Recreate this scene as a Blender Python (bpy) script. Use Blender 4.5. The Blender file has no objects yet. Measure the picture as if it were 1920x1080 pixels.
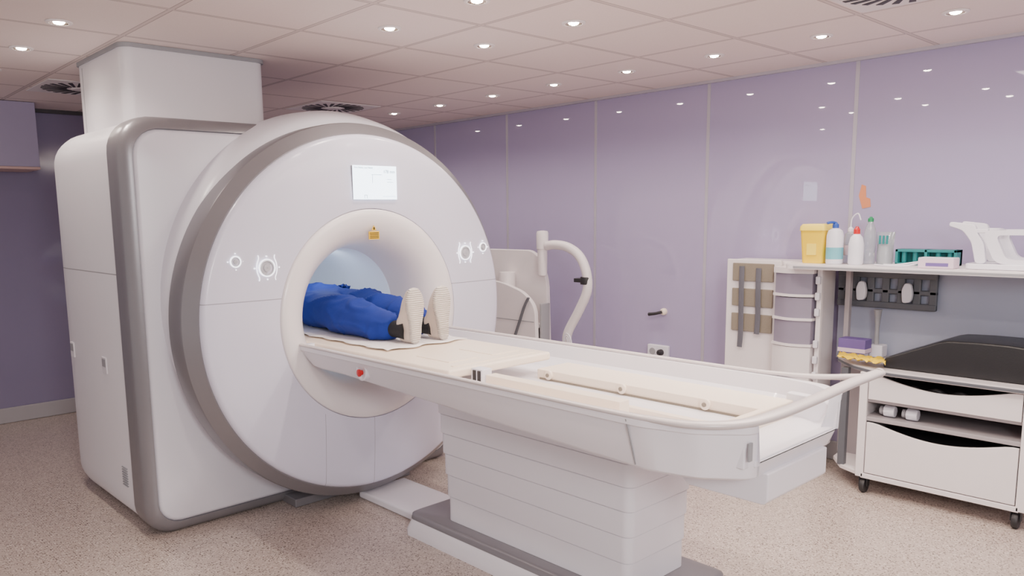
import bpy, bmesh, math, random
from mathutils import Vector, Matrix, Euler, noise
random.seed(3)
pi=math.pi
H=2.587; XW=5.175; YB=7.343; T=.645; XA=4.369; YA=1.993
COL=bpy.context.scene.collection
# ---------------------------------------------------------------- materials
def lin(c):
    if isinstance(c,str):
        c=tuple(int(c[i:i+2],16)/255 for i in (0,2,4))
    return tuple((x/12.92 if x<=.04045 else ((x+.055)/1.055)**2.4) for x in c)+(1,)
def mat(name,col,rough=.4,metal=0,bump=0,bscale=60,var=.03,vscale=6,coat=0,emit=0,ecol=None,trans=0,seams=None,spec=.5,alpha=1):
    m=bpy.data.materials.new(name); m.use_nodes=True
    nt=m.node_tree; N=nt.nodes; L=nt.links; b=N['Principled BSDF']
    c=lin(col)
    tc=N.new('ShaderNodeTexCoord')
    no=N.new('ShaderNodeTexNoise'); no.inputs['Scale'].default_value=vscale; no.inputs['Detail'].default_value=3
    L.new(tc.outputs['Object'],no.inputs['Vector'])
    mx=N.new('ShaderNodeMix'); mx.data_type='RGBA'
    mx.inputs[6].default_value=tuple(x*(1-var) for x in c[:3])+(1,)
    mx.inputs[7].default_value=tuple(min(1,x*(1+var)) for x in c[:3])+(1,)
    L.new(no.outputs['Fac'],mx.inputs[0])
    out=mx.outputs[2]
    if seams:
        sp=N.new('ShaderNodeSeparateXYZ'); L.new(tc.outputs['Object'],sp.inputs[0])
        acc=None
        def M(op,a,bv=None):
            n=N.new('ShaderNodeMath'); n.operation=op
            if hasattr(a,'links'): L.new(a,n.inputs[0])
            else: n.inputs[0].default_value=a
            if bv is not None:
                if hasattr(bv,'links'): L.new(bv,n.inputs[1])
                else: n.inputs[1].default_value=bv
            return n.outputs[0]
        for ax,val,hw,cax,cop,cval in seams:
            v=M('LESS_THAN',M('ABSOLUTE',M('SUBTRACT',sp.outputs[ax],val)),hw)
            if cax is not None:
                v=M('MULTIPLY',v,M('LESS_THAN' if cop=='<' else 'GREATER_THAN',sp.outputs[cax],cval))
            acc=v if acc is None else M('MAXIMUM',acc,v)
        m2=N.new('ShaderNodeMix'); m2.data_type='RGBA'
        L.new(acc,m2.inputs[0]); L.new(out,m2.inputs[6]); m2.inputs[7].default_value=tuple(x*.45 for x in c[:3])+(1,)
        out=m2.outputs[2]
    L.new(out,b.inputs['Base Color'])
    b.inputs['Roughness'].default_value=rough; b.inputs['Metallic'].default_value=metal
    b.inputs['Coat Weight'].default_value=coat; b.inputs['Coat Roughness'].default_value=.05
    b.inputs['Specular IOR Level'].default_value=spec
    b.inputs['Transmission Weight'].default_value=trans
    b.inputs['Alpha'].default_value=alpha
    if emit:
        b.inputs['Emission Color'].default_value=lin(ecol or col); b.inputs['Emission Strength'].default_value=emit
    if bump:
        n2=N.new('ShaderNodeTexNoise'); n2.inputs['Scale'].default_value=bscale; n2.inputs['Detail'].default_value=4
        L.new(tc.outputs['Object'],n2.inputs['Vector'])
        bu=N.new('ShaderNodeBump'); bu.inputs['Strength'].default_value=bump; bu.inputs['Distance'].default_value=.01
        L.new(n2.outputs['Fac'],bu.inputs['Height']); L.new(bu.outputs[0],b.inputs['Normal'])
    return m
def floor_mat():
    m=bpy.data.materials.new('speckled_vinyl'); m.use_nodes=True; nt=m.node_tree;N=nt.nodes;L=nt.links;b=N['Principled BSDF']
    g=N.new('ShaderNodeNewGeometry')
    def vor(scale,th,prev,col,seed,frac=.55):
        mp=N.new('ShaderNodeMapping'); mp.inputs['Location'].default_value=(seed,seed*2,0); L.new(g.outputs['Position'],mp.inputs[0])
        v=N.new('ShaderNodeTexVoronoi'); v.inputs['Scale'].default_value=scale; L.new(mp.outputs[0],v.inputs['Vector'])
        lt=N.new('ShaderNodeMath'); lt.operation='LESS_THAN'; L.new(v.outputs['Distance'],lt.inputs[0]); lt.inputs[1].default_value=th
        sp=N.new('ShaderNodeSeparateColor'); L.new(v.outputs['Color'],sp.inputs[0])
        l2=N.new('ShaderNodeMath'); l2.operation='LESS_THAN'; L.new(sp.outputs[0],l2.inputs[0]); l2.inputs[1].default_value=frac
        mu=N.new('ShaderNodeMath'); mu.operation='MULTIPLY'; L.new(lt.outputs[0],mu.inputs[0]); L.new(l2.outputs[0],mu.inputs[1])
        mx=N.new('ShaderNodeMix'); mx.data_type='RGBA'; L.new(mu.outputs[0],mx.inputs[0])
        if hasattr(prev,'links'): L.new(prev,mx.inputs[6])
        else: mx.inputs[6].default_value=prev
        mx.inputs[7].default_value=col
        return mx.outputs[2]
    c=vor(95,.42,lin('b9aaa2'),lin('9c8e86'),1.3,.6)
    c=vor(85,.36,c,lin('d4c8c0'),4.1,.5)
    c=vor(90,.34,c,lin('5c5049'),7.7,.36)
    L.new(c,b.inputs['Base Color']); b.inputs['Roughness'].default_value=.28
    return m
def ceil_mat():
    m=bpy.data.materials.new('ceiling_tiles'); m.use_nodes=True; nt=m.node_tree;N=nt.nodes;L=nt.links;b=N['Principled BSDF']
    g=N.new('ShaderNodeNewGeometry'); sp=N.new('ShaderNodeSeparateXYZ'); L.new(g.outputs['Position'],sp.inputs[0])
    def M(op,a,bv=None):
        n=N.new('ShaderNodeMath'); n.operation=op
        L.new(a,n.inputs[0])
        if bv is not None:
            if hasattr(bv,'links'): L.new(bv,n.inputs[1])
            else: n.inputs[1].default_value=bv
        return n.outputs[0]
    def d(ax,off):
        a=M('DIVIDE',M('SUBTRACT',sp.outputs[ax],off+T/2-20*T),T)
        f=M('FRACT',a); f=M('ABSOLUTE',M('SUBTRACT',f,.5)); return M('SUBTRACT',f,-.0)
    e=M('MAXIMUM',d(0,XA),d(1,YA))
    tee=M('GREATER_THAN',e,.5-.015); gap=M('GREATER_THAN',e,.5-.021)
    no=N.new('ShaderNodeTexNoise'); no.inputs['Scale'].default_value=180; L.new(g.outputs['Position'],no.inputs['Vector'])
    cr=N.new('ShaderNodeMix'); cr.data_type='RGBA'; cr.inputs[6].default_value=lin('e6d5d0'); cr.inputs[7].default_value=lin('f1e3df'); L.new(no.outputs['Fac'],cr.inputs[0])
    m1=N.new('ShaderNodeMix'); m1.data_type='RGBA'; L.new(gap,m1.inputs[0]); L.new(cr.outputs[2],m1.inputs[6]); m1.inputs[7].default_value=lin('978884')
    m2=N.new('ShaderNodeMix'); m2.data_type='RGBA'; L.new(tee,m2.inputs[0]); L.new(m1.outputs[2],m2.inputs[6]); m2.inputs[7].default_value=lin('d4c4c0')
    L.new(m2.outputs[2],b.inputs['Base Color']); b.inputs['Roughness'].default_value=.6
    return m
M_white=mat('white_plastic','e4e2ec',.33,var=.015)  # white with the walls' lilac bounce light tinted into it
M_side=mat('white_side_panel','e0dce2',.35,var=.015,seams=[(2,1.38,.003,None,'<',0)])
M_face=mat('gantry_face','dad8ea',.3,var=.015,coat=.15,seams=[(2,1.248,.002,None,'<',0),(0,2.17,.0012,2,'<',.6),(0,2.49,.0012,2,'<',.6)])
M_cream=mat('cream_plastic','f0e9ea',.3,var=.015,coat=.2)
M_silver=mat('silver_paint','8a878c',.34,.35,var=.04,vscale=3)
M_rail=mat('pale_rail_paint','d0c7c7',.34,.1)
M_dial=mat('dial_grey','c2c2ca',.35,.1)
M_bore=mat('bore_liner','e0e7ef',.35,var=.02,emit=.25,ecol='bcd2f0')  # faint blue emission stands in for the lighting inside the bore
M_dark=mat('dark_plastic','2a292c',.5)
M_black=mat('black_vinyl','1f1f22',.38,bump=.1,bscale=120)
M_grey=mat('grey_plastic','5c5f66',.45)
M_mid=mat('mid_grey_plastic','9a9a9f',.45)
M_dim=mat('shadow_gap','4a484c',.7)
M_gap=mat('pedestal_gap','77747f',.6)
M_table=mat('table_shell_white','ebe8f0',.3,var=.012,coat=.15)
M_board=mat('tabletop_cream','f8e8d6',.35,var=.02)  # cream, warmed further to carry the warm glow over the table
M_blue=mat('royal_blue_cloth','0c2a86',.85,bump=.7,bscale=9,var=.3,vscale=7)
M_skin=mat('skin','c98f74',.5)
M_sock=mat('black_sock','17171b',.8,bump=.3,bscale=200)
M_sheet=mat('white_paper_sheet','efeaea',.7,bump=.7,bscale=18)
M_red=mat('red_button','c81a1e',.3)
M_yellow=mat('yellow_plastic','f2cd1e',.4)
M_ylid=mat('pale_yellow_lid','f5dc55',.4)
M_teal=mat('teal_plastic','1f7a7c',.5)
M_green=mat('green_cap','1f8a56',.4)
M_clear=mat('clear_plastic','dfe6ea',.12,trans=.75,spec=.5)
M_bin=mat('translucent_bin','8f8799',.3)
M_foam=mat('grey_beige_foam','8a8072',.85,bump=.4,bscale=250)
M_strap=mat('grey_strap','5f5f68',.8,bump=.3,bscale=200)
M_purple=mat('purple_card','6e5a9a',.6)
M_card=mat('pink_card','dcc6d4',.6)
M_orange=mat('orange_tag','d98a5e',.6)
M_trimw=mat('white_metal','ece4e4',.4)
M_refl=mat('lamp_reflector','6e625c',.2,.7)
M_glow=mat('lamp_glow','fff3e4',.4,emit=140,ecol='fff0dc')
M_lit=mat('button_glow','ffffff',.4,emit=2.6,ecol='f4f7ff')
M_screen=mat('screen_glow','e6f2fa',.2,emit=5,ecol='dceeff',var=.01)
M_ink=mat('ink_grey','5f7480',.5)
M_inkf=mat('faint_ink','9fb4c0',.5,emit=1.2,ecol='b8ccd8')
M_label=mat('label_yellow','f2c41c',.5)
M_inkb=mat('label_black','1c1610',.5)
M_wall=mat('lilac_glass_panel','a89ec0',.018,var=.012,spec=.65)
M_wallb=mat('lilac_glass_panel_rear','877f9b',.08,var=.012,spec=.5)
M_seam=mat('panel_joint','bdb8c4',.35,.3)
M_cover=mat('grey_cove_base','a5a1a5',.5)
M_bluebox=mat('lilac_cabinet','a39ab6',.35)
M_backp=mat('pale_blue_panel','a9aec2',.4)
M_cart=mat('cart_white','e9e2e4',.4)
M_cartg=mat('cart_grey','a59ea2',.45)
M_worktop=mat('worktop_grey','c4bdc0',.4)
M_canvas=mat('canvas_shoe','cfc0b4',.8,bump=.3,bscale=200)
M_bluecap=mat('blue_cap','2c4fa8',.4)
def sole_mat():
    m=mat('tan_sole','ece2d8',.7); nt=m.node_tree;N=nt.nodes;L=nt.links;b=N['Principled BSDF']
    tc=N.new('ShaderNodeTexCoord'); w=N.new('ShaderNodeTexWave'); w.bands_direction='Z'; w.inputs['Scale'].default_value=30; w.inputs['Distortion'].default_value=2.5
    L.new(tc.outputs['Object'],w.inputs['Vector']); bu=N.new('ShaderNodeBump'); bu.inputs['Strength'].default_value=1; bu.inputs['Distance'].default_value=.008
    L.new(w.outputs['Fac'],bu.inputs['Height']); L.new(bu.outputs[0],b.inputs['Normal']); return m
M_sole=sole_mat(); M_floor=floor_mat(); M_ceil=ceil_mat()
# ---------------------------------------------------------------- helpers
def ploc(p):
    return Vector(p.location) if p.parent is None else Vector((0,0,0))
def link(o,parent=None,local=False):
    COL.objects.link(o)
    if parent is not None:
        o.parent=parent
        if not local: o.matrix_parent_inverse=Matrix.Translation(-ploc(parent))
    return o
def mk(name,verts,faces,m,parent=None,smooth=True,local=False,ang=38,bev=0,seg=3):
    me=bpy.data.meshes.new(name); me.from_pydata([tuple(v) for v in verts],[],faces); me.materials.append(m)
    bm=bmesh.new(); bm.from_mesh(me); bmesh.ops.recalc_face_normals(bm,faces=bm.faces); bm.to_mesh(me); bm.free()
    o=bpy.data.objects.new(name,me); link(o,parent,local)
    if smooth:
        for p in me.polygons: p.use_smooth=True
        if not bev: me.set_sharp_from_angle(angle=math.radians(ang))
    if bev:
        md=o.modifiers.new('bevel','BEVEL'); md.width=bev; md.segments=seg; md.limit_method='ANGLE'; md.angle_limit=math.radians(35); md.harden_normals=True
    return o
def top(o,label,cat,group=None):
    o['label']=label; o['category']=cat
    if group: o['group']=group
    return o
def thing(name,loc,label,cat,group=None):
    e=bpy.data.objects.new(name,None); e.location=loc; e.empty_display_size=.1; COL.objects.link(e)
    return top(e,label,cat,group)
def box(name,x0,x1,y0,y1,z0,z1,m,parent=None,bev=.004,local=False,seg=2):
    v=[(x,y,z) for x in (x0,x1) for y in (y0,y1) for z in (z0,z1)]
    f=[(0,1,3,2),(4,6,7,5),(0,4,5,1),(2,3,7,6),(0,2,6,4),(1,5,7,3)]
    return mk(name,v,f,m,parent,bev=bev,seg=seg,local=local,smooth=bool(bev))
def boxes(name,lst,m,parent=None,bev=.003,local=False):
    V=[];F=[]
    for (x0,x1,y0,y1,z0,z1) in lst:
        n=len(V)
        V+=[(x,y,z) for x in (x0,x1) for y in (y0,y1) for z in (z0,z1)]
        F+=[tuple(n+i for i in f) for f in [(0,1,3,2),(4,6,7,5),(0,4,5,1),(2,3,7,6),(0,2,6,4),(1,5,7,3)]]
    return mk(name,V,F,m,parent,bev=bev,seg=2,local=local)
def prism(name,poly,axis,a0,a1,m,parent=None,bev=.003,local=False,seg=2):
    def P(p,a):
        return (a,p[0],p[1]) if axis=='x' else ((p[0],a,p[1]) if axis=='y' else (p[0],p[1],a))
    n=len(poly); v=[P(p,a0) for p in poly]+[P(p,a1) for p in poly]
    f=[tuple(range(n)),tuple(range(2*n-1,n-1,-1))]+[(i,(i+1)%n,n+(i+1)%n,n+i) for i in range(n)]
    return mk(name,v,f,m,parent,bev=bev,local=local,seg=seg)
def loft(name,loops,m,parent=None,cap0=True,cap1=True,closed=True,local=False,ang=38,wrap=False):
    n=len(loops[0]); v=[p for l in loops for p in l]; f=[]
    K=len(loops)
    for k in range(K if wrap else K-1):
        a=k*n; b=((k+1)%K)*n
        for i in range(n if closed else n-1):
            j=(i+1)%n; f.append((a+i,a+j,b+j,b+i))
    if cap0 and not wrap: f.append(tuple(range(n)))
    if cap1 and not wrap: f.append(tuple((K-1)*n+i for i in range(n)))
    return mk(name,v,f,m,parent,local=local,ang=ang)
def lathe(name,c,axis,prof,m,parent=None,n=48,cap=True,local=False,ang=38,wrap=False):
    loops=[]
    for r,h in prof:
        l=[]
        for i in range(n):
            a=2*pi*i/n; p,q=r*math.cos(a),r*math.sin(a)
            l.append((c[0]+p,c[1]+q,c[2]+h) if axis=='z' else ((c[0]+p,c[1]+h,c[2]+q) if axis=='y' else (c[0]+h,c[1]+p,c[2]+q)))
        loops.append(l)
    return loft(name,loops,m,parent,cap,cap,local=local,ang=ang,wrap=wrap)
def catmull(pts,sub=6):
    P=[Vector(p) for p in pts]; out=[]
    for i in range(len(P)-1):
        p0=P[max(i-1,0)];p1=P[i];p2=P[i+1];p3=P[min(i+2,len(P)-1)]
        for s in range(sub):
            t=s/sub; out.append(.5*((2*p1)+(-p0+p2)*t+(2*p0-5*p1+4*p2-p3)*t*t+(-p0+3*p1-3*p2+p3)*t**3))
    out.append(P[-1]); return out
def sweep(name,pts,r,m,parent=None,n=14,sub=6,flat=1.,smooth=True,local=False,cyc=False):
    P=catmull(pts,sub) if smooth else [Vector(p) for p in pts]
    K=len(P); C=len(pts)
    def rad(i):
        if not hasattr(r,'__len__'): return r
        t=i/(K-1)*(C-1); a=int(min(t,C-2)); return r[a]+(r[a+1]-r[a])*(t-a)
    loops=[]; up=Vector((0,0,1))
    t0=(P[1]-P[0]).normalized()
    if abs(t0.dot(up))>.95: up=Vector((1,0,0))
    nrm=(up-t0*up.dot(t0)).normalized()
    for i in range(K):
        if cyc: t=(P[(i+1)%K]-P[i-1]).normalized()
        else: t=(P[min(i+1,K-1)]-P[max(i-1,0)]).normalized()
        nrm=(nrm-t*nrm.dot(t)).normalized(); bi=t.cross(nrm)
        rr=rad(i)
        loops.append([tuple(P[i]+nrm*(rr*flat*math.sin(2*pi*k/n))+bi*(rr*math.cos(2*pi*k/n))) for k in range(n)])
    return loft(name,loops,m,parent,local=local,ang=50,wrap=cyc)
def rrect(x0,x1,y0,y1,r,n=8):
    if not hasattr(r,'__len__'): r=(r,)*4
    out=[]
    for (cx,cy,a0,rr) in [(x0+r[0],y0+r[0],pi,r[0]),(x1-r[1],y0+r[1],1.5*pi,r[1]),(x1-r[2],y1-r[2],0,r[2]),(x0+r[3],y1-r[3],.5*pi,r[3])]:
        for i in range(n+1):
            a=a0+i/n*pi/2; out.append((cx+rr*math.cos(a),cy+rr*math.sin(a)))
    return out
def resamp(poly,N):
    L=[0]
    for i in range(len(poly)):
        a=poly[i];b=poly[(i+1)%len(poly)]; L.append(L[-1]+math.hypot(b[0]-a[0],b[1]-a[1]))
    out=[];j=0
    for k in range(N):
        s=L[-1]*k/N
        while L[j+1]<s: j+=1
        a=poly[j];b=poly[(j+1)%len(poly)]; t=(s-L[j])/max(1e-9,L[j+1]-L[j]); out.append((a[0]+(b[0]-a[0])*t,a[1]+(b[1]-a[1])*t))
    return out
def roundpoly(poly,r,n=5):
    out=[];K=len(poly)
    for i in range(K):
        p0=Vector(poly[i-1]);p1=Vector(poly[i]);p2=Vector(poly[(i+1)%K])
        a=(p0-p1);b=(p2-p1); d=min(r,a.length*.45,b.length*.45)
        A=p1+a.normalized()*d; B=p1+b.normalized()*d
        for k in range(n+1):
            t=k/n; q=A*(1-t)**2+p1*2*t*(1-t)+B*t*t; out.append((q.x,q.y))
    return out
def ringprism(name,outer,inner,x0,x1,m,parent):
    L=[[(x0,a,b) for a,b in outer],[(x1,a,b) for a,b in outer],[(x1,a,b) for a,b in inner],[(x0,a,b) for a,b in inner]]
    return loft(name,L,m,parent,wrap=True,ang=40)
def text(name,s,size,loc,rot,m,parent=None,align='CENTER'):
    cu=bpy.data.curves.new(name,'FONT'); cu.body=s; cu.size=size; cu.extrude=.0004; cu.align_x=align; cu.align_y='CENTER'
    tmp=bpy.data.objects.new(name,cu); COL.objects.link(tmp)
    dg=bpy.context.evaluated_depsgraph_get(); me=bpy.data.meshes.new_from_object(tmp.evaluated_get(dg))
    bpy.data.objects.remove(tmp)
    me.transform(Matrix.Translation(loc)@Euler(rot).to_matrix().to_4x4()); me.materials.clear(); me.materials.append(m)
    o=bpy.data.objects.new(name,me); return link(o,parent)
def skin(name,verts,edges,radii,m,parent=None,sub=2,root=0):
    me=bpy.data.meshes.new(name); me.from_pydata(verts,edges,[]); o=bpy.data.objects.new(name,me); COL.objects.link(o)
    md=o.modifiers.new('s','SKIN')
    for i,sv in enumerate(me.skin_vertices[0].data):
        rr=radii[i]; sv.radius=(rr,rr) if not hasattr(rr,'__len__') else rr; sv.use_root=(i==root)
    md.use_smooth_shade=True
    s=o.modifiers.new('sub','SUBSURF'); s.levels=sub; s.render_levels=sub
    dg=bpy.context.evaluated_depsgraph_get(); m2=bpy.data.meshes.new_from_object(o.evaluated_get(dg))
    bpy.data.objects.remove(o); m2.materials.clear(); m2.materials.append(m)
    for p in m2.polygons: p.use_smooth=True
    o=bpy.data.objects.new(name,m2); return link(o,parent)
def st(o): o['kind']='structure'; return o
def copy_thing(src,kids,loc,label=None,rotz=0):
    n=src.copy(); COL.objects.link(n); n.location=loc; n.rotation_euler=(0,0,rotz)
    if label: n['label']=label
    for k in kids:
        c=k.copy(); c.parent=n; COL.objects.link(c)
    return n
# ---------------------------------------------------------------- room
st(box('floor',-2.5,XW+.1,-2.5,YB+.1,-.1,0,M_floor,bev=0))
st(box('ceiling',-2.5,XW+.1,-2.5,YB+.1,H,H+.1,M_ceil,bev=0))
st(box('wall_right',XW,XW+.12,-2.5,YB+.12,0,H,M_wall,bev=0))
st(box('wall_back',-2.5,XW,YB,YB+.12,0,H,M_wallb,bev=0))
for k in range(-3,6):
    y=2.12+1.036*k
    if y<YB: st(box('trim_%d'%(k+4),XW-.004,XW+.01,y-.012,y+.012,.0,H,M_seam,bev=0))
st(box('trim_10',XW-.03,XW,-2.5,YB,H-.02,H,M_seam,bev=0))
st(box('trim_11',-2.5,XW-.03,YB-.03,YB,H-.03,H,M_dim,bev=0))
st(box('baseboard_back',-2.5,XW-.02,YB-.02,YB,0,.13,M_cover,bev=.008))
st(box('baseboard_right',XW-.02,XW,-2.5,YB,0,.13,M_cover,bev=.008))
wc=thing('wall_cabinet',(.2,7.14,2.07),'lilac box cupboard hung high on the rear wall','cabinet')
box('body',-1.3,1.69,6.94,YB-.002,2.09,H-.003,M_bluebox,wc,bev=.004)
box('bottom_trim',-1.3,1.69,6.935,YB-.002,2.07,2.09,mat('pink_trim','c9a9a4',.5),wc,bev=.003)
# ---------------------------------------------------------------- downlights
dl=thing('downlight',(0,0,H),'small round recessed ceiling downlight, lit','ceiling light','ceiling downlights')
k1=lathe('trim_ring',(0,0,0),'z',[(.060,-.001),(.058,-.007),(.046,-.009),(.042,-.008)],M_trimw,dl,n=28,cap=False,local=True)
k0=lathe('reflector',(0,0,0),'z',[(.043,-.008),(.036,-.003),(.02,-.002),(.003,-.002)],M_refl,dl,n=24,local=True,cap=False)
k2=lathe('lamp',(0,0,0),'z',[(.026,-.0025),(.023,-.008),(.012,-.012),(.003,-.013)],M_glow,dl,n=20,local=True)
ld=bpy.data.lights.new('lamp_light','SPOT'); ld.energy=22; ld.spot_size=2.6; ld.spot_blend=.8; ld.color=(1,.87,.76); ld.shadow_soft_size=.04
k3=bpy.data.objects.new('lamp_light',ld); COL.objects.link(k3); k3.parent=dl; k3.location=(0,0,-.03)
pos=[(XA,YA+k*T) for k in range(-2,8)]+[(XA-2*T,YA+k*T) for k in (-2,-1,0,1,2)]+[(XA-3*T,YA+k*T) for k in (-2,-1,0,1,2)]+[(XA-5*T,4.14),(XA-5*T,4.86),(XA-5*T,5.62),(XA-5*T,1.4),(XA-5*T,2.1)]+[(XA-T,YA-3*T)]
dl.location=(pos[0][0],pos[0][1],H)
for p in pos[1:]: copy_thing(dl,[k1,k0,k2,k3],(p[0],p[1],H))
def diffuser_parts(d):
    fr=box('plate',-.29,.29,-.29,.29,-.006,-.0005,M_trimw,d,bev=.002,local=True)
    V=[];F=[]
    for i in range(24):
        a=2*pi*i/24; off=.35
        n=len(V)
        for (r,w) in ((.10,-.008),(.10,.008),(.26,.015),(.26,-.015)):
            aa=a+(r-.1)*off*4; c2,s2=math.cos(aa),math.sin(aa)
            V.append((r*c2-w*s2,r*s2+w*c2,-.0085))
        V+= [(x,y,-.005) for x,y,z in V[n:n+4]]
        F+=[(n,n+1,n+2,n+3),(n+4,n+5,n+6,n+7)]+[(n+j,n+(j+1)%4,n+4+(j+1)%4,n+4+j) for j in range(4)]
    sl=mk('slots',V,F,M_dark,d,smooth=False,local=True)
    hb=lathe('hub',(0,0,0),'z',[(.075,-.004),(.07,-.012),(.01,-.014)],M_trimw,d,n=28,local=True)
    return [fr,sl,hb]
dv=thing('air_diffuser',(XA-T,YA-T,H),'square white swirl air diffuser with dark radial slots','air vent','ceiling air diffusers')
dk=diffuser_parts(dv)
for p in [(XA-T,YA+6*T),(XA-4*T,YA+6.3*T)]: copy_thing(dv,dk,(p[0],p[1],H))
# ---------------------------------------------------------------- scanner
CX,CZ=2.516,1.113
sc=thing('mri_scanner',(CX,4.6,0),'large white scanner with round silver-rimmed face and central bore','mri scanner')
BX0,BX1=1.335,3.44
ZB=.0015
N=220
def rrl(x0,x1,z0,z1,r,y):
    k=.55+(r-.17)
    return [(a,y,b) for a,b in resamp(rrect(x0,x1,z0,z1,(r*.85,r*.85,k,r),10),N)]
def circ(r,y,ref,cx=CX,cz=CZ):
    out=[]
    for (a,_,b) in ref:
        t=math.atan2(b-CZ,a-CX); out.append((cx+r*math.cos(t),y,cz+r*math.sin(t)))
    return out
ZT=2.17
ref=rrl(BX0,BX1,ZB,ZT,.17,4.2)
L=[rrl(BX0+.01,BX1-.01,ZB+.01,ZT-.01,.17,4.19),rrl(BX0+.004,BX1-.004,ZB+.004,ZT-.004,.17,4.20)]
for y,i in [(5.1,.002),(5.22,.012),(5.32,.04),(5.38,.09),(5.41,.16)]:
    L.append(rrl(BX0+i,BX1-i,ZB+i*.4,ZT-i,.17,y))
L.append(circ(.48,5.41,ref)); L.append(circ(.36,5.36,ref))
loft('housing',L,M_side,sc,cap0=False,cap1=False)
L=[]
for i,y in [(.004,4.215),(-.003,4.21),(-.004,4.14),(-.002,4.07),(.006,4.052),(.028,4.03),(.058,4.024),(.062,4.04)]:
    L.append(rrl(BX0+i,BX1-i,ZB+max(i,-.001),ZT-i,max(.17-i*.5,.1),y))
loft('front_frame',L,M_silver,sc,cap0=False,cap1=False,ang=35)
i=.061
L=[rrl(BX0+i,BX1-i,ZB+i,ZT-i,.135,4.04),rrl(BX0+i+.004,BX1-i-.004,ZB+.004+i,ZT-i-.004,.133,4.028),rrl(BX0+i+.02,BX1-i-.02,ZB+.02+i,ZT-i-.02,.12,4.018)]
L.append(circ(.9,4.014,ref))
loft('front_panel',L,M_white,sc,cap0=False,cap1=False,ang=60)
def surround(r,y,dz):
    return [(CX+.025+r*math.cos(a),y,max(.03,CZ+dz+r*math.sin(a))) for a in [2*pi*k/180 for k in range(180)]]
loft('face_surround',[surround(1.07,4.10,.09),surround(1.065,4.0,.09),surround(1.05,3.9,.075),surround(1.04,3.84,.05),surround(1.0,3.82,.0)],M_white,sc,cap0=False,cap1=False,ang=60)
lathe('silver_ring',(CX,0,CZ),'y',[(1.045,3.88),(1.06,3.875),(1.06,3.735),(1.056,3.722),(.998,3.665),(.985,3.665)],M_silver,sc,n=180,cap=False,ang=25)
lathe('face',(CX,0,CZ),'y',[(.993,3.68),(.992,3.655),(.984,3.643),(.968,3.636),(.9,3.628),(.8,3.62),(.7,3.614),(.6,3.61),(.59,3.612),(.588,3.63)],M_face,sc,n=160,cap=False,ang=60)
lathe('bore_funnel',(CX,0,CZ),'y',[(.588,3.63),(.586,3.612),(.578,3.604),(.55,3.60),(.52,3.602),(.49,3.612),(.46,3.632),(.43,3.665),(.405,3.71),(.388,3.77),(.375,3.86),(.365,3.95)],M_cream,sc,n=120,cap=False,ang=60)
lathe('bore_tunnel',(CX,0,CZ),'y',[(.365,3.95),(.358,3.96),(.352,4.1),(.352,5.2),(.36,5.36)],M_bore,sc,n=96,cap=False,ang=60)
box('lower_skirt',2.12,2.95,3.90,4.06,0.001,.05,M_silver,sc,bev=.005)
scr=box('display_screen',2.397,2.685,3.602,3.63,1.752,1.933,M_mid,sc,bev=.001)
box('screen_glass',2.396,2.686,3.6,3.606,1.751,1.934,M_screen,scr,bev=.001)
text('screen_text','178 mm',.024,(2.635,3.5985,1.903),(pi/2,0,0),M_ink,scr)
text('screen_text','First Name, Last Name',.013,(2.403,3.5985,1.922),(pi/2,0,0),M_ink,scr,'LEFT')
for q in [(2.515,2.585,1.885,1.8875),(2.62,2.65,1.86,1.8625),(2.62,2.66,1.845,1.8475),(2.52,2.5225,1.84,1.8875),(2.465,2.468,1.757,1.775),(2.481,2.484,1.757,1.775),(2.465,2.484,1.773,1.776),(2.59,2.675,1.768,1.770)]:
    box('screen_line',q[0],q[1],3.5985,3.5995,q[2],q[3],M_inkf,scr,bev=0)
lb=prism('warning_label',[(2.485,1.533),(2.553,1.533),(2.553,1.577),(2.485,1.577)],'y',3.596,3.602,M_label,sc,bev=0)
prism('warning_triangle',[(2.503,1.582),(2.535,1.582),(2.519,1.610)],'y',3.5965,3.60,M_label,lb,bev=0)
boxes('label_lines',[(2.489,2.549,3.595,3.5962,1.539+.009*j,1.543+.009*j) for j in range(4)]+[(2.515,2.523,3.595,3.5966,1.586,1.600)],M_inkb,lb,bev=0)
def ring(name,c,r,w,m,parent,d=.006):
    return lathe(name,(c[0],c[1],c[2]),'y',[(r-w,0),(r-w,-d),(r,-d),(r,0)],m,parent,n=32,cap=False)
for (cx,cz,big) in [(1.71,1.448,0),(1.87,1.41,1),(3.205,1.43,1),(3.365,1.458,0)]:
    y=3.63 if abs(cx-CX)>.7 else 3.617
    cc=lathe('control_button',(cx,y,cz),'y',[(.04 if big else .024,.01),(.04 if big else .024,-.006),(.033 if big else .02,-.009),(.03 if big else .018,-.003),(.02 if big else .012,-.003),(.018 if big else .01,-.009),(.002,-.01)],M_dial,sc,n=32,cap=False)
    ring('light_ring',(cx,y-.003,cz),(.045 if big else .029),(.005 if big else .005),M_lit,cc)
    if big:
        for s in (-1,1):
            pts=[(cx+s*.046,y-.004,cz+.064),(cx+s*.043,y-.004,cz+.05),(cx+s*.052,y-.004,cz+.026),(cx+s*.055,y-.004,cz),(cx+s*.052,y-.004,cz-.026),(cx+s*.043,y-.004,cz-.05),(cx+s*.046,y-.004,cz-.064)]
            sweep('light_bracket',pts,.0024,M_lit,cc,n=8,sub=4)
        for dx,dz in [(0,.058),(0,-.058),(.067,0),(-.067,0)]:
            box('light_mark',cx+dx-.003,cx+dx+.003,y-.007,y,cz+dz-.003,cz+dz+.003,M_lit,cc,bev=0)
    else:
        for dx,dz in [(0,.04),(0,-.04),(.04,0),(-.04,0)]:
            box('light_mark',cx+dx-.0025,cx+dx+.0025,y-.007,y,cz+dz-.0025,cz+dz+.0025,M_lit,cc,bev=0)
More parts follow.
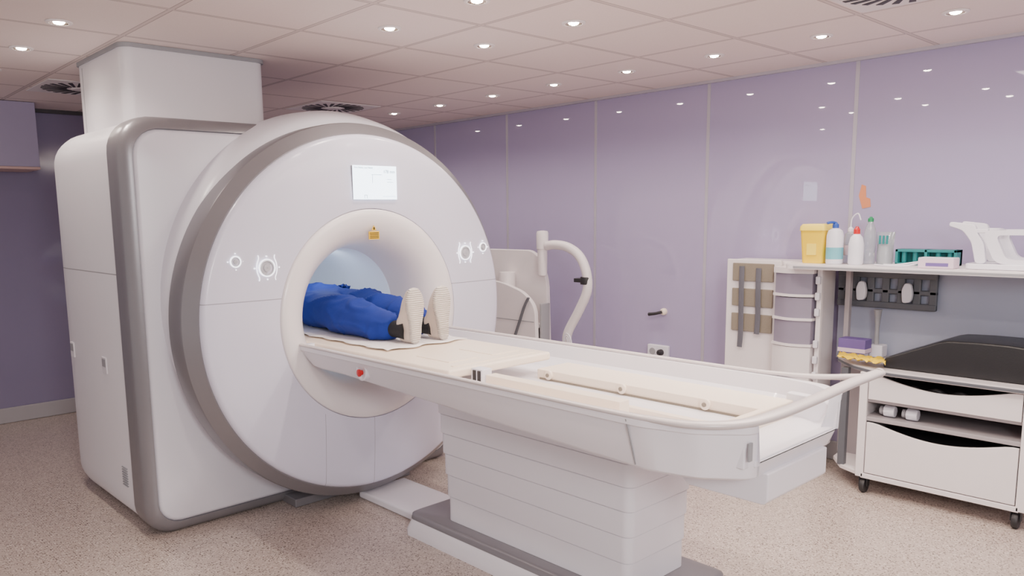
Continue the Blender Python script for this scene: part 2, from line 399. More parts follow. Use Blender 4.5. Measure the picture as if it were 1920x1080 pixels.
for y,z in [(5.13,.885),(4.535,.865)]:
    g=boxes('side_grip',[(BX0-.003,BX0+.01,y-.035,y+.035,z-.045,z+.045)],M_side,sc,bev=.001)
    boxes('grip_recess',[(BX0-.0045,BX0,y-.028,y+.028,z-.008,z+.036)],M_mid,g,bev=0)
lst=[(BX0-.003,BX0+.004,4.30+.014*a,4.306+.014*a,.22+.014*b,.226+.014*b) for a in range(6) for b in range(8)]
boxes('vent_grille',lst,M_mid,sc,bev=0)
sv=thing('service_column',(1.92,4.76,ZT),'tall white box duct from scanner top to ceiling','duct')
prism('body',rrect(1.50,2.32,4.38,5.16,.06,6),'z',ZT+.001,H-.022,M_side,sv,bev=0)
prism('top_gasket',rrect(1.49,2.33,4.37,5.17,.06,6),'z',H-.022,H-.001,M_mid,sv,bev=0)
box('corner_seam',1.499,1.503,5.05,5.058,ZT+.01,H-.04,M_mid,sv,bev=0)
# ---------------------------------------------------------------- patient table
tb=thing('patient_table',(2.55,2.5,0),'long white scanner table on stepped pedestal','patient table')
TX0,TX1,TY0,TY1=2.03,3.0,1.16,3.66
tcx=(TX0+TX1)/2; tw=(TX1-TX0)/2; tl=TY1-TY0
plan=roundpoly([(TX0,TY1),(TX0,1.46),(2.08,1.29),(2.20,TY0),(2.86,TY0),(2.96,1.27),(TX1,1.44),(TX1,TY1)],.03,6)
baseL=resamp(plan,460)
def tl_loop(inx,iny,zf,iny1=0):
    out=[]
    for x,y in baseL:
        xx=tcx+(x-tcx)*(tw-inx)/tw
        t=(y-TY0)/tl
        yy=(TY0+iny)+t*(tl-iny-iny1)
        out.append((xx,yy,zf(x,y) if callable(zf) else zf))
    return out
ZR=.992
def ztop(x,y):
    z=ZR
    if y<TY0+.02 and 2.24<x<2.82: z=.868
    return z
def zlow(x,y):
    t=min(1,max(0,(y-1.4)/2.0)); return .812+.07*t
def zlow2(x,y):
    t=min(1,max(0,(y-1.4)/2.0)); return .795+.05*t
L=[tl_loop(.26,.30,zlow2,.2),tl_loop(.08,.045,lambda x,y:zlow(x,y)-.012,.1),tl_loop(.062,.022,lambda x,y:zlow(x,y),.07),tl_loop(.06,.02,lambda x,y:zlow(x,y)+.003,.06),tl_loop(.016,.005,lambda x,y:min(ztop(x,y),ZR-.028),.005),tl_loop(.004,.002,lambda x,y:min(ztop(x,y),ZR-.022),0),tl_loop(0,0,ztop),tl_loop(.035,.03,ztop,.03),tl_loop(.05,.035,lambda x,y:min(ztop(x,y),.93),.05),tl_loop(.09,.04,lambda x,y:min(ztop(x,y),.885),.06)]
loft('table_shell',L,M_table,tb,ang=18,cap1=True)
prism('panel_seam',[(2.0295,ZR-.005),(2.0865,.82),(2.0905,.82),(2.0335,ZR-.005)],'y',1.512,1.516,M_mid,tb,bev=0)
za=ZR+.006
nr=[(TX0+.008,3.64,za),(TX0+.008,2.8,za),(TX0+.008,2.1,za),(TX0+.010,1.62,za),(TX0+.024,1.42,za),(2.085,1.285,za+.002),(2.185,1.19,1.003),(2.33,1.15,1.012),(2.55,1.135,1.024),(2.8,1.13,1.036),(2.94,1.12,1.044),(3.04,1.11,1.049)]
sweep('edge_rail',nr,[.013,.013,.013,.014,.018,.021,.024,.026,.026,.026,.026,.023],M_rail,tb,n=16,sub=8,flat=.6)
lathe('rail_tip',(3.04,1.11,1.049),'x',[(.018,-.015),(.0185,0),(.015,.011),(.008,.018),(.001,.019)],M_rail,tb,n=16)
sweep('edge_rail',[(TX1-.008,3.64,za),(TX1-.008,2.6,za),(TX1-.008,1.7,za),(TX1-.004,1.45,za+.004),(2.985,1.30,1.015),(2.975,1.20,1.03),(2.96,1.13,1.042)],[.012,.012,.012,.013,.015,.017,.018],M_rail,tb,n=14,sub=8,flat=.7)
box('tabletop_board',2.13,2.78,2.52,5.05,.955,.995,M_board,tb,bev=.012,seg=3)
boxes('board_relief',[(2.2,2.72,2.57,2.59,.99,.9985),(2.25,2.43,2.66,2.9,.99,.9985),(2.52,2.70,2.66,2.9,.99,.9985)],M_board,tb,bev=.002)
fb=box('far_beam',2.66,2.88,1.36,2.50,.88,.932,M_board,tb,bev=.005)
for y in (2.42,2.0,1.6):
    kb=lathe('beam_knob',(2.66,y,.912),'x',[(.022,.0),(.022,-.012),(.017,-.015),(.008,-.015),(.006,-.01)],M_board,tb,n=24)
    lathe('knob_centre',(2.645,y,.912),'x',[(.009,.0),(.009,-.004),(.002,-.004)],M_foam,kb,n=14)
box('beam_strip',2.655,2.66,1.38,2.48,.884,.893,M_foam,tb,bev=0)
box('near_beam',2.27,2.33,1.72,2.44,.885,.968,M_board,tb,bev=.004)
box('centre_ledge',2.12,2.27,1.45,2.5,.88,.90,M_board,tb,bev=.006)
box('centre_rail',2.44,2.47,1.38,2.5,.884,.905,M_board,tb,bev=.003)
cn=box('connector_block',2.25,2.31,2.44,2.512,.89,.992,M_white,tb,bev=.004)
for j in range(2): box('connector_pin',2.246,2.25,2.449+.03*j,2.467+.03*j,.93,.985,M_dark,cn,bev=0)
box('end_bulkhead',2.19,2.87,1.33,1.36,.86,.945,M_board,tb,bev=.006)
ck=[(1.185,.85),(1.185,.94),(1.22,.968),(1.36,.972),(1.36,.85)]
prism('end_cheek',ck,'x',2.20,2.24,M_table,tb,bev=.006)
prism('end_cheek',ck,'x',2.82,2.86,M_table,tb,bev=.006)
box('end_ledge',2.245,2.815,1.17,1.33,.85,.875,M_table,tb,bev=.006)
prism('foot_tray',[(1.165,.815),(1.165,.72),(1.18,.705),(1.46,.705),(1.54,.785),(1.54,.815)],'x',2.32,2.75,M_table,tb,bev=.006)
box('side_vent',2.308,2.322,1.42,1.53,.755,.775,M_dim,tb,bev=.003)
box('end_latch',2.20,2.22,1.168,1.176,.88,.94,M_mid,tb,bev=.002)
eb=lathe('button_collar',(2.058,3.08,.925),'x',[(.045,.02),(.045,-.002),(.038,-.005),(.03,.004)],M_white,tb,n=28)
lathe('emergency_button',(2.06,3.08,.92),'x',[(.012,.0),(.013,-.012),(.018,-.014),(.018,-.02),(.004,-.023)],M_red,eb,n=24)
zs=[.12,.25,.365,.475,.58,.68,.79]
prism('pedestal_core',rrect(2.45,2.85,1.82,2.92,.06,8),'z',.12,.80,M_gap,tb,bev=0)
for i in range(6):
    g=.007*i
    pr=rrect(2.445-g,2.855+g*.6,1.80-g,2.93+g,.04,8)
    def sc_(d): return [(2.65+(x-2.65)*(1-d/.2),2.36+(y-2.36)*(1-d/.56)) for x,y in pr]
    z0,z1=zs[i]+.002,zs[i+1]-.002
    loft('pedestal_tier',[[(x,y,z0) for x,y in sc_(.002)],[(x,y,z0+.002) for x,y in pr],[(x,y,z1-.002) for x,y in pr],[(x,y,z1) for x,y in sc_(.002)]],M_table,tb,ang=30)
bo=[(x,y) for x,y in rrect(2.37,2.94,1.64,3.16,.05,6)]
def off(p,d): 
    cx,cy=2.655,2.40; return [(cx+(x-cx)*(1+d/.285),cy+(y-cy)*(1+d/.76)) for x,y in p]
loft('base_skirt',[[(x,y,0.0) for x,y in off(bo,.02)],[(x,y,.03) for x,y in off(bo,.02)],[(x,y,.088) for x,y in bo]],M_table,tb,ang=30)
loft('base_band',[[(x,y,.088) for x,y in off(bo,.002)],[(x,y,.112) for x,y in off(bo,-.002)],[(x,y,.122) for x,y in off(bo,-.02)]],M_silver,tb,ang=60)
box('floor_track',2.48,2.82,3.18,3.79,.0,.045,M_table,tb,bev=.012)
# ---------------------------------------------------------------- sheet and patient
sx=14;sy=34;V=[];F=[]
for i in range(sx+1):
    for j in range(sy+1):
        x=2.22+.52*i/sx; y=3.09+1.75*j/sy
        e=.012*math.sin(j*1.7+i*.6)*(1 if i in(0,sx) else .2)
        zz=1.0025+.002*(1+math.sin(i*1.3+j*.9))*.5+.0015*(1+math.sin(j*2.1))*.5
        V.append((x+e,y+(.02*math.sin(i*1.1) if j==0 else 0),zz))
for i in range(sx):
    for j in range(sy):
        a=i*(sy+1)+j; F.append((a,a+sy+1,a+sy+2,a+1))
sh=mk('paper_sheet',V,F,M_sheet,ang=180); md=sh.modifiers.new('s','SOLIDIFY'); md.thickness=.0015; md.offset=1
top(sh,'crumpled white paper sheet under the patient','sheet')
pe=thing('person',(2.5,3.9,1.0),'person lying on back in blue clothes, shoe soles out','person')
V=[(2.51,4.12,1.12),(2.51,4.35,1.12),(2.51,4.55,1.12),(2.51,4.70,1.12),(2.51,4.76,1.12),(2.51,4.88,1.14),
 (2.43,4.06,1.11),(2.41,3.62,1.09),(2.43,3.27,1.07),(2.60,4.06,1.11),(2.63,3.62,1.09),(2.61,3.27,1.07),
 (2.36,4.56,1.12),(2.28,4.33,1.10),(2.33,4.12,1.14),(2.38,4.06,1.18),(2.66,4.56,1.12),(2.75,4.33,1.10),(2.70,4.12,1.14),(2.65,4.06,1.18),
 (2.44,3.20,1.06),(2.445,3.17,1.2),(2.61,3.20,1.06),(2.615,3.17,1.2)]
E=[(0,1),(1,2),(2,3),(3,4),(4,5),(0,6),(6,7),(7,8),(0,9),(9,10),(10,11),(2,12),(12,13),(13,14),(14,15),(2,16),(16,17),(17,18),(18,19),(8,20),(20,21),(11,22),(22,23)]
R=[(.12,.09),(.12,.09),(.13,.09),(.05,.05),(.05,.05),(.075,.085),.08,.055,.036,.08,.055,.036,.05,.038,.028,.03,.05,.038,.028,.03,.03,.025,.03,.025]
for hand,s in ((15,1),(19,-1)):
    bx,by,bz=V[hand]
    for f in range(4):
        y=by-.03+.02*f
        a=len(V); V+=[(bx+s*.04,y,bz+.004),(bx+s*.065,y,bz-.002)]; E+=[(hand,a),(a,a+1)]; R+=[.009,.0075]
    a=len(V); V+=[(bx,by+.035,bz-.002),(bx+s*.02,by+.05,bz-.004)]; E+=[(hand,a),(a,a+1)]; R+=[.01,.008]
skin('body',V,E,R,M_skin,pe)
V=[(2.515,4.14,1.13),(2.415,4.02,1.125),(2.395,3.80,1.12),(2.39,3.60,1.105),(2.405,3.42,1.085),(2.425,3.30,1.072),
   (2.61,4.02,1.125),(2.635,3.80,1.12),(2.645,3.60,1.105),(2.63,3.42,1.085),(2.61,3.31,1.072),(2.515,4.4,1.13),(2.515,4.62,1.13)]
E=[(0,1),(1,2),(2,3),(3,4),(4,5),(0,6),(6,7),(7,8),(8,9),(9,10),(0,11),(11,12)]
R=[(.17,.12),(.13,.118),(.125,.112),(.118,.10),(.10,.09),(.082,.075),(.13,.118),(.125,.112),(.118,.10),(.10,.09),(.08,.075),(.17,.12),(.15,.10)]
tr=skin('blue_clothes',V,E,R,M_blue,pe,sub=4)
for v in tr.data.vertices:
    p=v.co; a=noise.noise(Vector((p.x*6,p.y*4,p.z*6)))*.022
    f_=p.y*4+p.z*10+p.x*6+noise.noise(Vector((p.x*4+9,p.y*3.,p.z*4)))*3
    a+=(1-abs(math.sin(f_*1.3)))**3*.018-.005
    f2=p.y*9-p.x*5+noise.noise(Vector((p.x*6,p.y*5+4,p.z*5)))*3
    a+=(1-abs(math.sin(f2)))**3*.009
    v.co=p+v.normal*a
    if v.co.z<1.010: v.co.z=1.010
for sx_,x0,tilt in ((1,2.43,.05),(2,2.615,.03)):
    lathe('sock',(x0,0,1.07),'y',[(.05,3.20),(.046,3.25),(.045,3.30),(.045,3.36)],M_sock,pe,n=24)
    def outline(s=1,top_=1.,n=56,sx_=sx_):
        out=[]
        for k in range(n):
            a=2*pi*k/n; zz=.5+.5*math.sin(a)
            w=.036+.005*math.cos(zz*pi*2)+.023*max(0,math.sin(pi*min(1,max(0,(zz-.3)/.85))))
            prof=abs(math.cos(a))**.64*(1 if math.cos(a)>0 else -1)
            asym=(.006 if sx_==1 else -.006)*math.sin(zz*pi)
            out.append((w*s*prof+asym,zz*.285*top_))
        return out
    base_y=3.125 if sx_==1 else 3.115
    LL=[]
    for dy,s,t_,dz in [(0,.9,.965,.006),(.004,.97,.99,.002),(.010,1,1,0),(.02,1,1,0),(.024,.95,.975,.002),(.04,.98,.96,.002),(.06,.97,.86,.002),(.08,.92,.68,.002),(.10,.87,.52,.003),(.115,.82,.46,.004)]:
        l=[]
        for (x,z_) in outline(s,t_):
            zc=z_+dz
            l.append((x0+x+tilt*zc,base_y+dy+(.02*(zc/.285)),1.008+zc))
        LL.append(l)
    shoe=loft('shoe',LL[3:],M_canvas,pe,cap0=False,ang=60)
    loft('sole',LL[:5],M_sole,shoe,cap1=True,ang=60)
# ---------------------------------------------------------------- arm stand near wall
sd=thing('arm_stand',(4.5,3.95,0),'white curved-arm monitor stand beside the wall','stand')
X=4.6
sweep('curved_pole',[(X,3.99,.02),(X,3.99,.4),(X,4.0,.62),(X,3.99,.74),(X,3.88,.92),(X,3.80,1.08),(X,3.81,1.22),(X,3.88,1.34),(X,4.0,1.405),(X,4.13,1.42),(X,4.21,1.41)],.036,M_cart,sd,n=18)
lathe('camera_head',(X,4.26,1.18),'z',[(.02,-.012),(.035,-.005),(.038,.01),(.040,.2),(.046,.205),(.048,.33),(.042,.345),(.01,.35)],M_cart,sd,n=28)
lathe('pole_clamp',(X,3.81,1.155),'z',[(.044,-.028),(.046,-.02),(.046,.02),(.044,.028)],M_dark,sd,n=24)
box('clamp_tab',X-.03,X+.03,3.84,3.91,1.14,1.17,M_dark,sd)
lathe('stand_base',(X,3.99,0),'z',[(.22,0),(.22,.02),(.1,.035),(.045,.06)],M_cart,sd,n=36)
for i in range(3):
    sweep('cable',[(X-.03,3.93-.01*i,.30),(X-.06,3.9+.02*i,.66),(X-.06,3.96,.74-.02*i),(X-.05,4.0,.6),(X-.045,3.98,.2)],.005,M_white,sd,n=8)
ct=thing('coil_trolley',(4.62,4.5,0),'white moulded equipment trolley with curved panels','trolley')
prism('back_panel',roundpoly([(4.24,.12),(5.0,.12),(5.0,1.37),(4.44,1.37),(4.34,1.30),(4.27,1.12)],.06,5),'x',4.66,4.70,M_cart,ct,bev=.008)
prism('front_panel',roundpoly([(4.24,.12),(4.98,.12),(4.98,1.12),(4.66,1.11),(4.40,1.04),(4.27,.93)],.08,5),'x',4.52,4.56,M_cart,ct,bev=.008)
box('shelf',4.55,4.67,4.27,4.98,.75,.78,M_cart,ct); box('trolley_base',4.45,4.85,4.22,5.0,.06,.12,M_mid,ct)
lathe('holder_cylinder',(4.60,4.66,.95),'z',[(.07,0),(.07,.22),(.065,.235),(.01,.235)],M_cart,ct,n=28)
box('side_edge',4.56,4.66,4.235,4.255,.12,.95,M_mid,ct)
sweep('grab_bar',[(4.5,4.50,.62),(4.49,4.42,.78),(4.49,4.36,.92),(4.49,4.31,1.0)],.014,M_grey,ct,n=12,flat=.6)
box('panel_line',4.518,4.521,4.28,4.97,.80,.806,M_mid,ct,bev=0)
for y in (4.3,4.9):
    for x in (4.5,4.8): lathe('caster',(x,y,.035),'y',[(.03,-.012),(.035,-.01),(.035,.01),(.03,.012)],M_dark,ct,n=20)
# ---------------------------------------------------------------- wall fittings
so=thing('wall_socket',(XW,3.52,.57),'white double wall socket with black plug','socket')
box('socket_plate',XW-.035,XW-.0005,3.44,3.63,.52,.625,M_white,so,bev=.008)
lathe('socket_well',(XW-.036,3.58,.572),'x',[(.027,0),(.027,-.003),(.02,-.003)],M_mid,so,n=22)
lathe('plug',(XW-.036,3.497,.572),'x',[(.024,0),(.024,-.03),(.014,-.045),(.004,-.045)],M_dark,so,n=20)
sweep('plug_cable',[(XW-.07,3.497,.572),(XW-.09,3.5,.52),(XW-.06,3.52,.40),(XW-.04,3.6,.2),(XW-.05,3.6,.01)],.006,M_dark,so,n=8)
hk=thing('wall_hook',(XW,3.55,.87),'small beige wall peg with dark tip','hook')
lathe('peg_base',(XW-.001,3.5,.89),'x',[(.028,0),(.026,-.02),(.018,-.025),(.01,-.03)],M_board,hk,n=20)
sweep('peg_arm',[(XW-.03,3.5,.89),(XW-.05,3.55,.875),(XW-.05,3.61,.865)],[.012,.012,.014],M_dark,hk,n=10)
tg=thing('paper_tag',(XW,2.04,1.66),'small orange paper tag stuck on the wall','tag')
prism('tag_body',[(2.0,1.67),(2.05,1.66),(2.075,1.74),(2.06,1.81),(2.035,1.80),(2.03,1.73),(2.005,1.72)],'x',XW-.003,XW-.0002,M_orange,tg,bev=0)
# ---------------------------------------------------------------- supply cabinet
cb=thing('supply_cabinet',(4.98,2.5,0),'white cabinet with foam-padded door and clear bins','cabinet')
box('body',4.93,5.15,2.30,2.81,.1,1.33,M_cart,cb,bev=.006)
box('body',4.93,5.12,2.17,2.30,.1,1.30,M_cart,cb,bev=.004)
box('plinth',4.95,5.13,2.19,2.78,0,.1,M_mid,cb,bev=0)
dr=box('door',4.90,4.925,2.43,2.815,.12,1.335,M_cart,cb,bev=.005)
for i,(z0,z1) in enumerate([(1.19,1.31),(1.02,1.14),(.85,.97)]):
    box('foam_pad',4.885,4.90,2.475,2.765,z0,z1,M_foam,dr,bev=.004)
for (y,z0,z1) in ((2.69,.74,1.29),(2.57,.84,1.28)):
    sweep('strap',[(4.88,y+.004,z1),(4.872,y,z1-.15),(4.875,y-.003,z0+.12),(4.872,y,z0)],.019,M_strap,dr,n=8,flat=.2)
def binplan(d):
    pts=[(4.928,2.425-d)]
    for k in range(11):
        t=k/10; pts.append((4.80-.045*math.sin(pi*t)+d,2.425-d-(.255-2*d)*t))
    return pts+[(4.928,2.17+d)]
for z0 in (1.135,.985,.82):
    h_=.15 if z0<.9 else .128
    bn=prism('clear_bin',binplan(.008),'z',z0,z0+h_,M_bin,cb,bev=0)
    prism('bin_frame',binplan(-.002),'z',z0-.016,z0,M_cart,bn,bev=0)
prism('bin_top',binplan(-.002),'z',1.265,1.30,M_cart,cb,bev=0)
prism('lower_bin_panel',binplan(.004),'z',.12,.80,M_cart,cb,bev=0)
box('post',4.83,4.86,2.13,2.16,.0,1.30,M_cart,cb)
for i in range(3):
    box('wall_clip',4.80,4.83,2.13,2.16,1.0+.1*i,1.05+.1*i,M_white,cb,bev=.008)
    box('wall_clip',4.80,4.83,2.13,2.16,.6+.1*i,.65+.1*i,M_white,cb,bev=.008)
# ---------------------------------------------------------------- storage trolley
sg=thing('storage_trolley',(4.9,1.4,0),'white wheeled storage trolley with drawers and overhead shelf','storage trolley')
Y0,Y1=.955,1.80
box('side_panel',4.66,5.12,Y1-.03,Y1,.1,.725,M_cart,sg); box('side_panel',4.66,5.12,Y0,Y0+.03,.1,.725,M_cart,sg)
box('frame_post',4.64,4.66,Y1-.045,Y1,.1,.725,M_cart,sg); box('frame_post',4.64,4.66,Y0,Y0+.045,.1,.725,M_cart,sg)
box('back_panel',5.10,5.12,Y0+.03,Y1-.03,.1,.725,M_cartg,sg)
box('bottom_shelf',4.64,5.10,Y0+.03,Y1-.03,.095,.125,M_cart,sg); box('middle_shelf',4.65,5.10,Y0+.03,Y1-.03,.44,.465,M_cartg,sg); box('divider_shelf',4.66,5.10,Y0+.03,Y1-.03,.55,.57,M_cartg,sg)
def drawer(z0,z1,dip):
    y0,y1=Y0+.05,Y1-.05; n=24
    pl=[(y0,z0),(y1,z0),(y1,z1)]+[(y1-(y1-y0)*t,z1-dip*max(0,math.sin(pi*(t-.06)/.88)) if .06<t<.94 else z1) for t in [k/n for k in range(1,n)]]+[(y0,z1)]
    d=prism('drawer',pl,'x',4.642,4.66,M_cart,sg,bev=.003)
    box('drawer_tray',4.66,5.05,y0+.02,y1-.02,z0+.01,z1-dip-.02,M_dark,d)
    return d
d1=drawer(.57,.714,.056); d2=drawer(.13,.432,.056)
for p in range(3): sweep('dark_strap',[(4.75,1.25+.12*p,.62),(4.72,1.3+.12*p,.655),(4.75,1.36+.12*p,.63)],.014,M_dark,d1,n=8)
wt=[(4.61,.9),(4.61,1.62),(4.63,1.74),(4.70,1.86),(4.80,1.96),(4.88,2.03),(4.94,2.05),(5.125,2.05),(5.125,.9)]
prism('worktop',wt,'z',.722,.75,M_worktop,sg,bev=.006)
prism('worktop_edge',[(a-.004 if a<5.1 else a,b) for a,b in wt],'z',.728,.742,M_grey,sg,bev=0)
prism('lower_end_shelf',[(4.66,1.80),(4.72,1.92),(4.86,2.02),(5.1,2.05),(5.1,1.80)],'z',.1,.125,M_cart,sg,bev=.004)
box('end_panel',4.98,5.12,1.80,2.05,.12,.722,M_cartg,sg)
box('end_post',4.72,4.76,1.90,1.94,.12,.722,M_grey,sg)
box('rear_board',5.13,5.15,.9,2.15,.70,1.30,M_backp,sg)
box('shelf_post',4.98,5.02,2.02,2.05,.75,1.304,M_cartg,sg); box('shelf_post',5.09,5.128,.9,.94,.75,1.304,M_cartg,sg)
prism('overhead_shelf',rrect(4.63,5.15,.82,2.28,.04,5),'z',1.304,1.33,M_cart,sg,bev=0)
box('shelf_edge',4.626,4.632,.86,2.22,1.31,1.322,M_mid,sg,bev=0)
for x,y in ((4.68,1.76),(4.68,1.0),(5.06,1.76),(5.06,1.0)):
    c=lathe('caster',(x,y,.045),'y',[(.03,-.016),(.042,-.014),(.045,-.008),(.045,.008),(.042,.014),(.03,.016)],M_dark,sg,n=24)
    boxes('fork',[(x-.02,x+.02,y-.024,y-.018,.04,.1),(x-.02,x+.02,y+.018,y+.024,.04,.1),(x-.025,x+.025,y-.025,y+.025,.088,.097)],M_dark,c,bev=.003)
for y in (1.66,1.54):
    o=thing('plastic_jar',(4.75,y,.466),'small white plastic jar lying on the open shelf','jar','jars on the open shelf')
    lathe('jar_body',(4.72,y,.501),'y',[(.03,-.035),(.034,-.03),(.034,.02),(.02,.03)],M_white,o,n=8); lathe('jar_cap',(4.72,y,.501),'y',[(.024,.03),(.024,.045),(.002,.046)],M_mid,o,n=20)
rk=thing('coil_rack',(5.1,1.85,1.05),'dark grey slotted plastic rack hanging behind the worktop','rack')
Ya,Yb_=1.565,2.14
bars=[(5.08,5.11,Ya,Yb_,1.05,1.09),(5.08,5.11,Ya,Yb_,1.235,1.275),(5.085,5.11,Ya,Yb_,1.14,1.17)]+[(5.085,5.11,Ya+(Yb_-Ya-.045)*k/6,Ya+(Yb_-Ya-.045)*k/6+.045,1.05,1.275) for k in range(7)]
boxes('rack_frame',bars,M_grey,rk,bev=.008)
for y in (1.7,1.95): box('rack_bracket',5.11,5.129,y,y+.04,1.1,1.2,M_grey,rk,bev=0)
for y in (1.985,1.72):
    prism('white_clip',roundpoly([(y-.028,1.10),(y+.022,1.09),(y+.03,1.17),(y+.012,1.215),(y-.022,1.21),(y-.034,1.15)],.02,4),'x',5.045,5.078,M_white,rk,bev=.008)
pdl=thing('paddle_handle',(5.06,1.87,.751),'grey upright handle with wide white foot','handle')
sweep('shaft',[(5.04,1.87,.80),(5.04,1.87,.93),(5.04,1.87,1.045)],[.016,.012,.024],M_mid,pdl,n=12)
box('foot',5.0,5.09,1.82,1.90,.751,.83,M_white,pdl,bev=.01)
gb=thing('glove_box',(4.95,1.95,.751),'purple and white card glove box on worktop','box')
box('carton',4.87,4.97,1.87,2.03,.785,.872,M_purple,gb); box('carton_band',4.868,4.972,1.868,2.032,.79,.815,M_card,gb,bev=.001)
box('lower_carton',4.88,4.98,1.89,2.02,.751,.785,M_white,gb)
V=[];F=[]
nx,ny=24,12
for i in range(nx+1):
    for j in range(ny+1):
        x=4.65+.15*j/ny; y=1.72+.29*i/nx
        y-= .05*(1-j/ny)
        xx=x+.015*math.sin(i*.9)+.06*max(0,i/nx-.3)
        zz=.776+.018*abs(math.sin(i*.7+j*.5))+.012*noise.noise(Vector((i*.4,j*.5,1)))
        V.append((xx,y,zz))
for i in range(nx):
    for j in range(ny):
        a=i*(ny+1)+j; F.append((a,a+ny+1,a+ny+2,a+1))
yc=mk('cleaning_cloth',V,F,M_yellow,ang=180); md=yc.modifiers.new('s','SOLIDIFY'); md.thickness=.003
top(yc,'crumpled bright yellow cloth on the worktop','cloth')
L=[]
for y,zh in [(1.70,.035),(1.695,.05),(1.60,.09),(1.50,.135),(1.42,.17),(1.38,.18),(1.25,.186),(1.1,.186),(1.0,.178),(.93,.16),(.92,.145)]:
    L.append([(x,y,z_) for x,z_ in rrect(4.71,5.06,.751,.751+zh+.01,.012,4)])
cu=loft('wedge_cushion',L,M_black,ang=45); top(cu,'black vinyl wedge cushion on the trolley worktop','cushion')
# ---------------------------------------------------------------- items on overhead shelf
ZS=1.331
def at(name,x,y,label,cat): return thing(name,(x,y,ZS),label,cat)
o=at('sharps_container',4.86,2.19,'yellow plastic sharps bin with pale lid','sharps bin')
def tap(x,y,w0,w1,z0,z1,r=.02): return [[(a+x,b+y,z) for a,b in rrect(-w/2,w/2,-w/2,w/2,r,5)] for w,z in ((w0,z0),(w1,z1))]
BYY=2.185
loft('bin_body',tap(4.86,BYY,.13,.155,ZS,ZS+.2),M_yellow,o); loft('bin_lid',tap(4.86,BYY,.165,.16,ZS+.2,ZS+.225)+[[(4.86+a,BYY+b,ZS+.24) for a,b in rrect(-.07,.07,-.07,.07,.02,5)]],M_ylid,o)
box('bin_label',4.784,4.79,BYY-.03,BYY+.03,ZS+.05,ZS+.12,M_ylid,o,bev=0)
def bottle(name,x,y,prof,m,capm,caph,capr,label,band=None,extra=None):
    o=at(name,x,y,label,'bottle'); lathe('bottle_body',(x,y,ZS),'z',prof,m,o,n=28)
    h=prof[-1][1]; lathe('cap',(x,y,ZS+h),'z',[(capr,0),(capr,caph*.6),(capr*.6,caph*.8),(capr*.4,caph),(.001,caph)],capm,o,n=20)
    if band: lathe('bottle_label',(x,y,ZS),'z',[(band[0],band[1]),(band[0],band[2])],band[3],o,n=28,cap=False)
    return o
o=bottle('spray_bottle',4.80,2.05,[(.044,0),(.048,.01),(.048,.17),(.04,.2),(.018,.215)],M_white,M_bluecap,.035,.018,'white disinfectant bottle with blue pump cap',(.0485,.03,.1,mat('teal_label','6fb3bf',.5)))
sweep('nozzle',[(4.80,2.05,ZS+.245),(4.78,2.065,ZS+.25),(4.76,2.085,ZS+.245)],.008,M_bluecap,o,n=8)
o=bottle('wash_bottle',4.92,2.01,[(.032,0),(.036,.01),(.036,.15),(.03,.18),(.015,.19)],M_clear,M_white,.03,.016,'clear squeeze bottle with thin white spout',(.0365,.05,.11,M_card))
sweep('spout',[(4.92,2.01,ZS+.21),(4.92,2.005,ZS+.27),(4.915,1.97,ZS+.30),(4.91,1.95,ZS+.26)],.004,M_white,o,n=8)
bottle('squeeze_bottle',4.80,1.925,[(.038,0),(.042,.01),(.042,.12),(.034,.16),(.018,.18)],M_white,M_red,.045,.018,'white squeeze bottle with red cap')
bottle('water_bottle',4.93,1.90,[(.03,0),(.034,.01),(.034,.06),(.031,.07),(.034,.08),(.034,.17),(.028,.21),(.013,.25)],M_clear,M_green,.03,.016,'clear water bottle with green cap')
o=at('wipe_pack',4.93,1.81,'clear bag of white wipes with blue tips','bag')
L=[]
for z,w,d in [(0,.042,.04),(.05,.044,.045),(.1,.042,.035),(.15,.046,.02),(.19,.048,.006)]:
    L.append([(4.93+d*math.cos(a),1.81+w*math.sin(a)+.004*math.sin(5*a),ZS+z) for a in [2*pi*k/24 for k in range(24)]])
loft('bag',L,M_clear,o); lathe('white_roll',(4.93,1.81,ZS+.003),'z',[(.03,0),(.03,.11),(.01,.12)],M_white,o,n=20)
for k in range(3): box('blue_tip',4.885,4.888,1.78+.02*k,1.792+.02*k,ZS+.12,ZS+.17,M_teal,o,bev=0)
o=at('tube_rack',4.97,1.60,'teal plastic test tube rack with holes','rack')
R0,R1=1.43,1.75
boxes('rack_body',[(4.92,5.02,R0,R1,ZS,ZS+.012),(4.92,5.02,R0,R1,ZS+.075,ZS+.09),(4.92,5.02,R0,R0+.015,ZS,ZS+.09),(4.92,5.02,R1-.015,R1,ZS,ZS+.09),(4.92,5.02,R0+.15,R0+.165,ZS,ZS+.09),(4.99,5.02,R0,R1,ZS,ZS+.09)],M_teal,o,bev=.002)
for k in range(5): lathe('rack_tube',(4.95,R0+.04+.06*k,ZS+.012),'z',[(.012,0),(.014,.005),(.014,.075),(.002,.078)],M_teal,o,n=14)
o=at('cable_loop',4.78,1.65,'thin white looped tubing lying on the shelf','tubing')
sweep('tubing',[(4.76,1.80,ZS+.006),(4.70,1.68,ZS+.006),(4.72,1.60,ZS+.012),(4.80,1.56,ZS+.03),(4.86,1.62,ZS+.02),(4.82,1.70,ZS+.006),(4.78,1.76,ZS+.006)],.005,M_white,o,n=8)
o=at('tissue_box',4.75,1.44,'flat white and pink tissue box, tissue showing','box')
box('carton',4.69,4.79,1.375,1.55,ZS,ZS+.055,M_card,o); box('carton_top',4.692,4.788,1.377,1.548,ZS+.055,ZS+.058,M_white,o,bev=.001)
box('carton_print',4.6885,4.69,1.40,1.51,ZS+.012,ZS+.03,M_purple,o,bev=0)
o=at('receiver_coil',4.86,1.1,'white moulded plastic coil with open handle arches','coil')
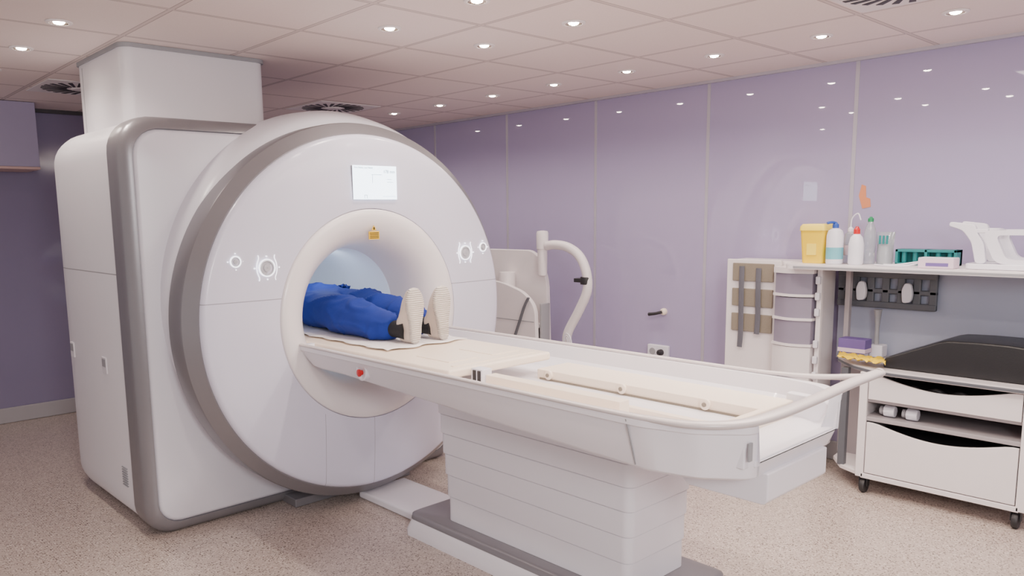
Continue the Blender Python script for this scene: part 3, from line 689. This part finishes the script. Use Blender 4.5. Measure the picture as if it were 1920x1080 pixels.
prism('coil_base',rrect(4.72,5.02,.84,1.34,.05,6),'z',ZS,ZS+.03,M_white,o,bev=.006)
oo=resamp(roundpoly([(1.27,ZS+.205),(1.20,ZS+.03),(.84,ZS+.03),(.84,ZS+.205)],.05,5),72)
ii=resamp(roundpoly([(1.205,ZS+.18),(1.15,ZS+.055),(.93,ZS+.055),(.93,ZS+.18)],.03,5),72)
for x in (4.735,4.945):
    ringprism('side_frame',oo,ii,x,x+.035,M_white,o)
    prism('side_arm',roundpoly([(1.42,ZS+.25),(1.425,ZS+.228),(1.36,ZS+.205),(1.315,ZS+.145),(1.29,ZS+.03),(1.24,ZS+.03),(1.255,ZS+.135),(1.29,ZS+.19),(1.30,ZS+.235)],.02,4),'x',x+.002,x+.033,M_white,o,bev=.005)
    box('arm_link',x+.004,x+.031,1.24,1.32,ZS+.19,ZS+.212,M_white,o,bev=.005)
for y in (.9,1.22): sweep('cross_bar',[(4.75,y,ZS+.19),(4.86,y,ZS+.2),(4.97,y,ZS+.19)],.014,M_white,o,n=10)
# ---------------------------------------------------------------- lights
def area(name,loc,target,size,power,col,sy=None):
    l=bpy.data.lights.new(name,'AREA'); l.energy=power; l.size=size; l.color=col
    if sy: l.shape='RECTANGLE'; l.size_y=sy
    o=bpy.data.objects.new(name,l); COL.objects.link(o); o.location=loc
    o.rotation_euler=(Vector(target)-Vector(loc)).to_track_quat('-Z','Y').to_euler(); return o
area('room_light',(.0,-1.4,2.3),(3.2,3.0,1.0),.9,105,(1,.97,.95))
area('ceiling_area_lamp',(3.3,1.0,H-.02),(3.3,1.0,0),1.2,42,(1,.88,.78))  # warm area lamp at ceiling height facing down, no fixture modelled
bl=bpy.data.lights.new('bore_light','POINT'); bl.energy=1.6; bl.color=(.84,.92,1); bl.shadow_soft_size=.05
bo_=bpy.data.objects.new('bore_light',bl); COL.objects.link(bo_); bo_.location=(CX,4.2,1.41); bo_.parent=sc; bo_.matrix_parent_inverse=Matrix.Translation(-sc.location)
w=bpy.data.worlds.new('world'); bpy.context.scene.world=w; w.use_nodes=True
bg=w.node_tree.nodes['Background']; bg.inputs[0].default_value=(1,.945,.945,1); bg.inputs[1].default_value=.7
# ---------------------------------------------------------------- camera
f,yaw,pit,rol,pcx,pcy=1465.04,.732,.142,.016,883.97,615.29
cd=bpy.data.cameras.new('camera'); cam=bpy.data.objects.new('camera',cd); COL.objects.link(cam)
cd.sensor_width=36; cd.lens=f/1920*36; cd.shift_x=(960-pcx)/1920; cd.shift_y=(pcy-540)/1920; cd.clip_start=.02
cam.location=(0,0,1.65)
Rm=Matrix.Rotation(-yaw,4,'Z')@Matrix.Rotation(pi/2-pit,4,'X')@Matrix.Rotation(-rol,4,'Z')
cam.rotation_euler=Rm.to_euler()
bpy.context.scene.camera=cam
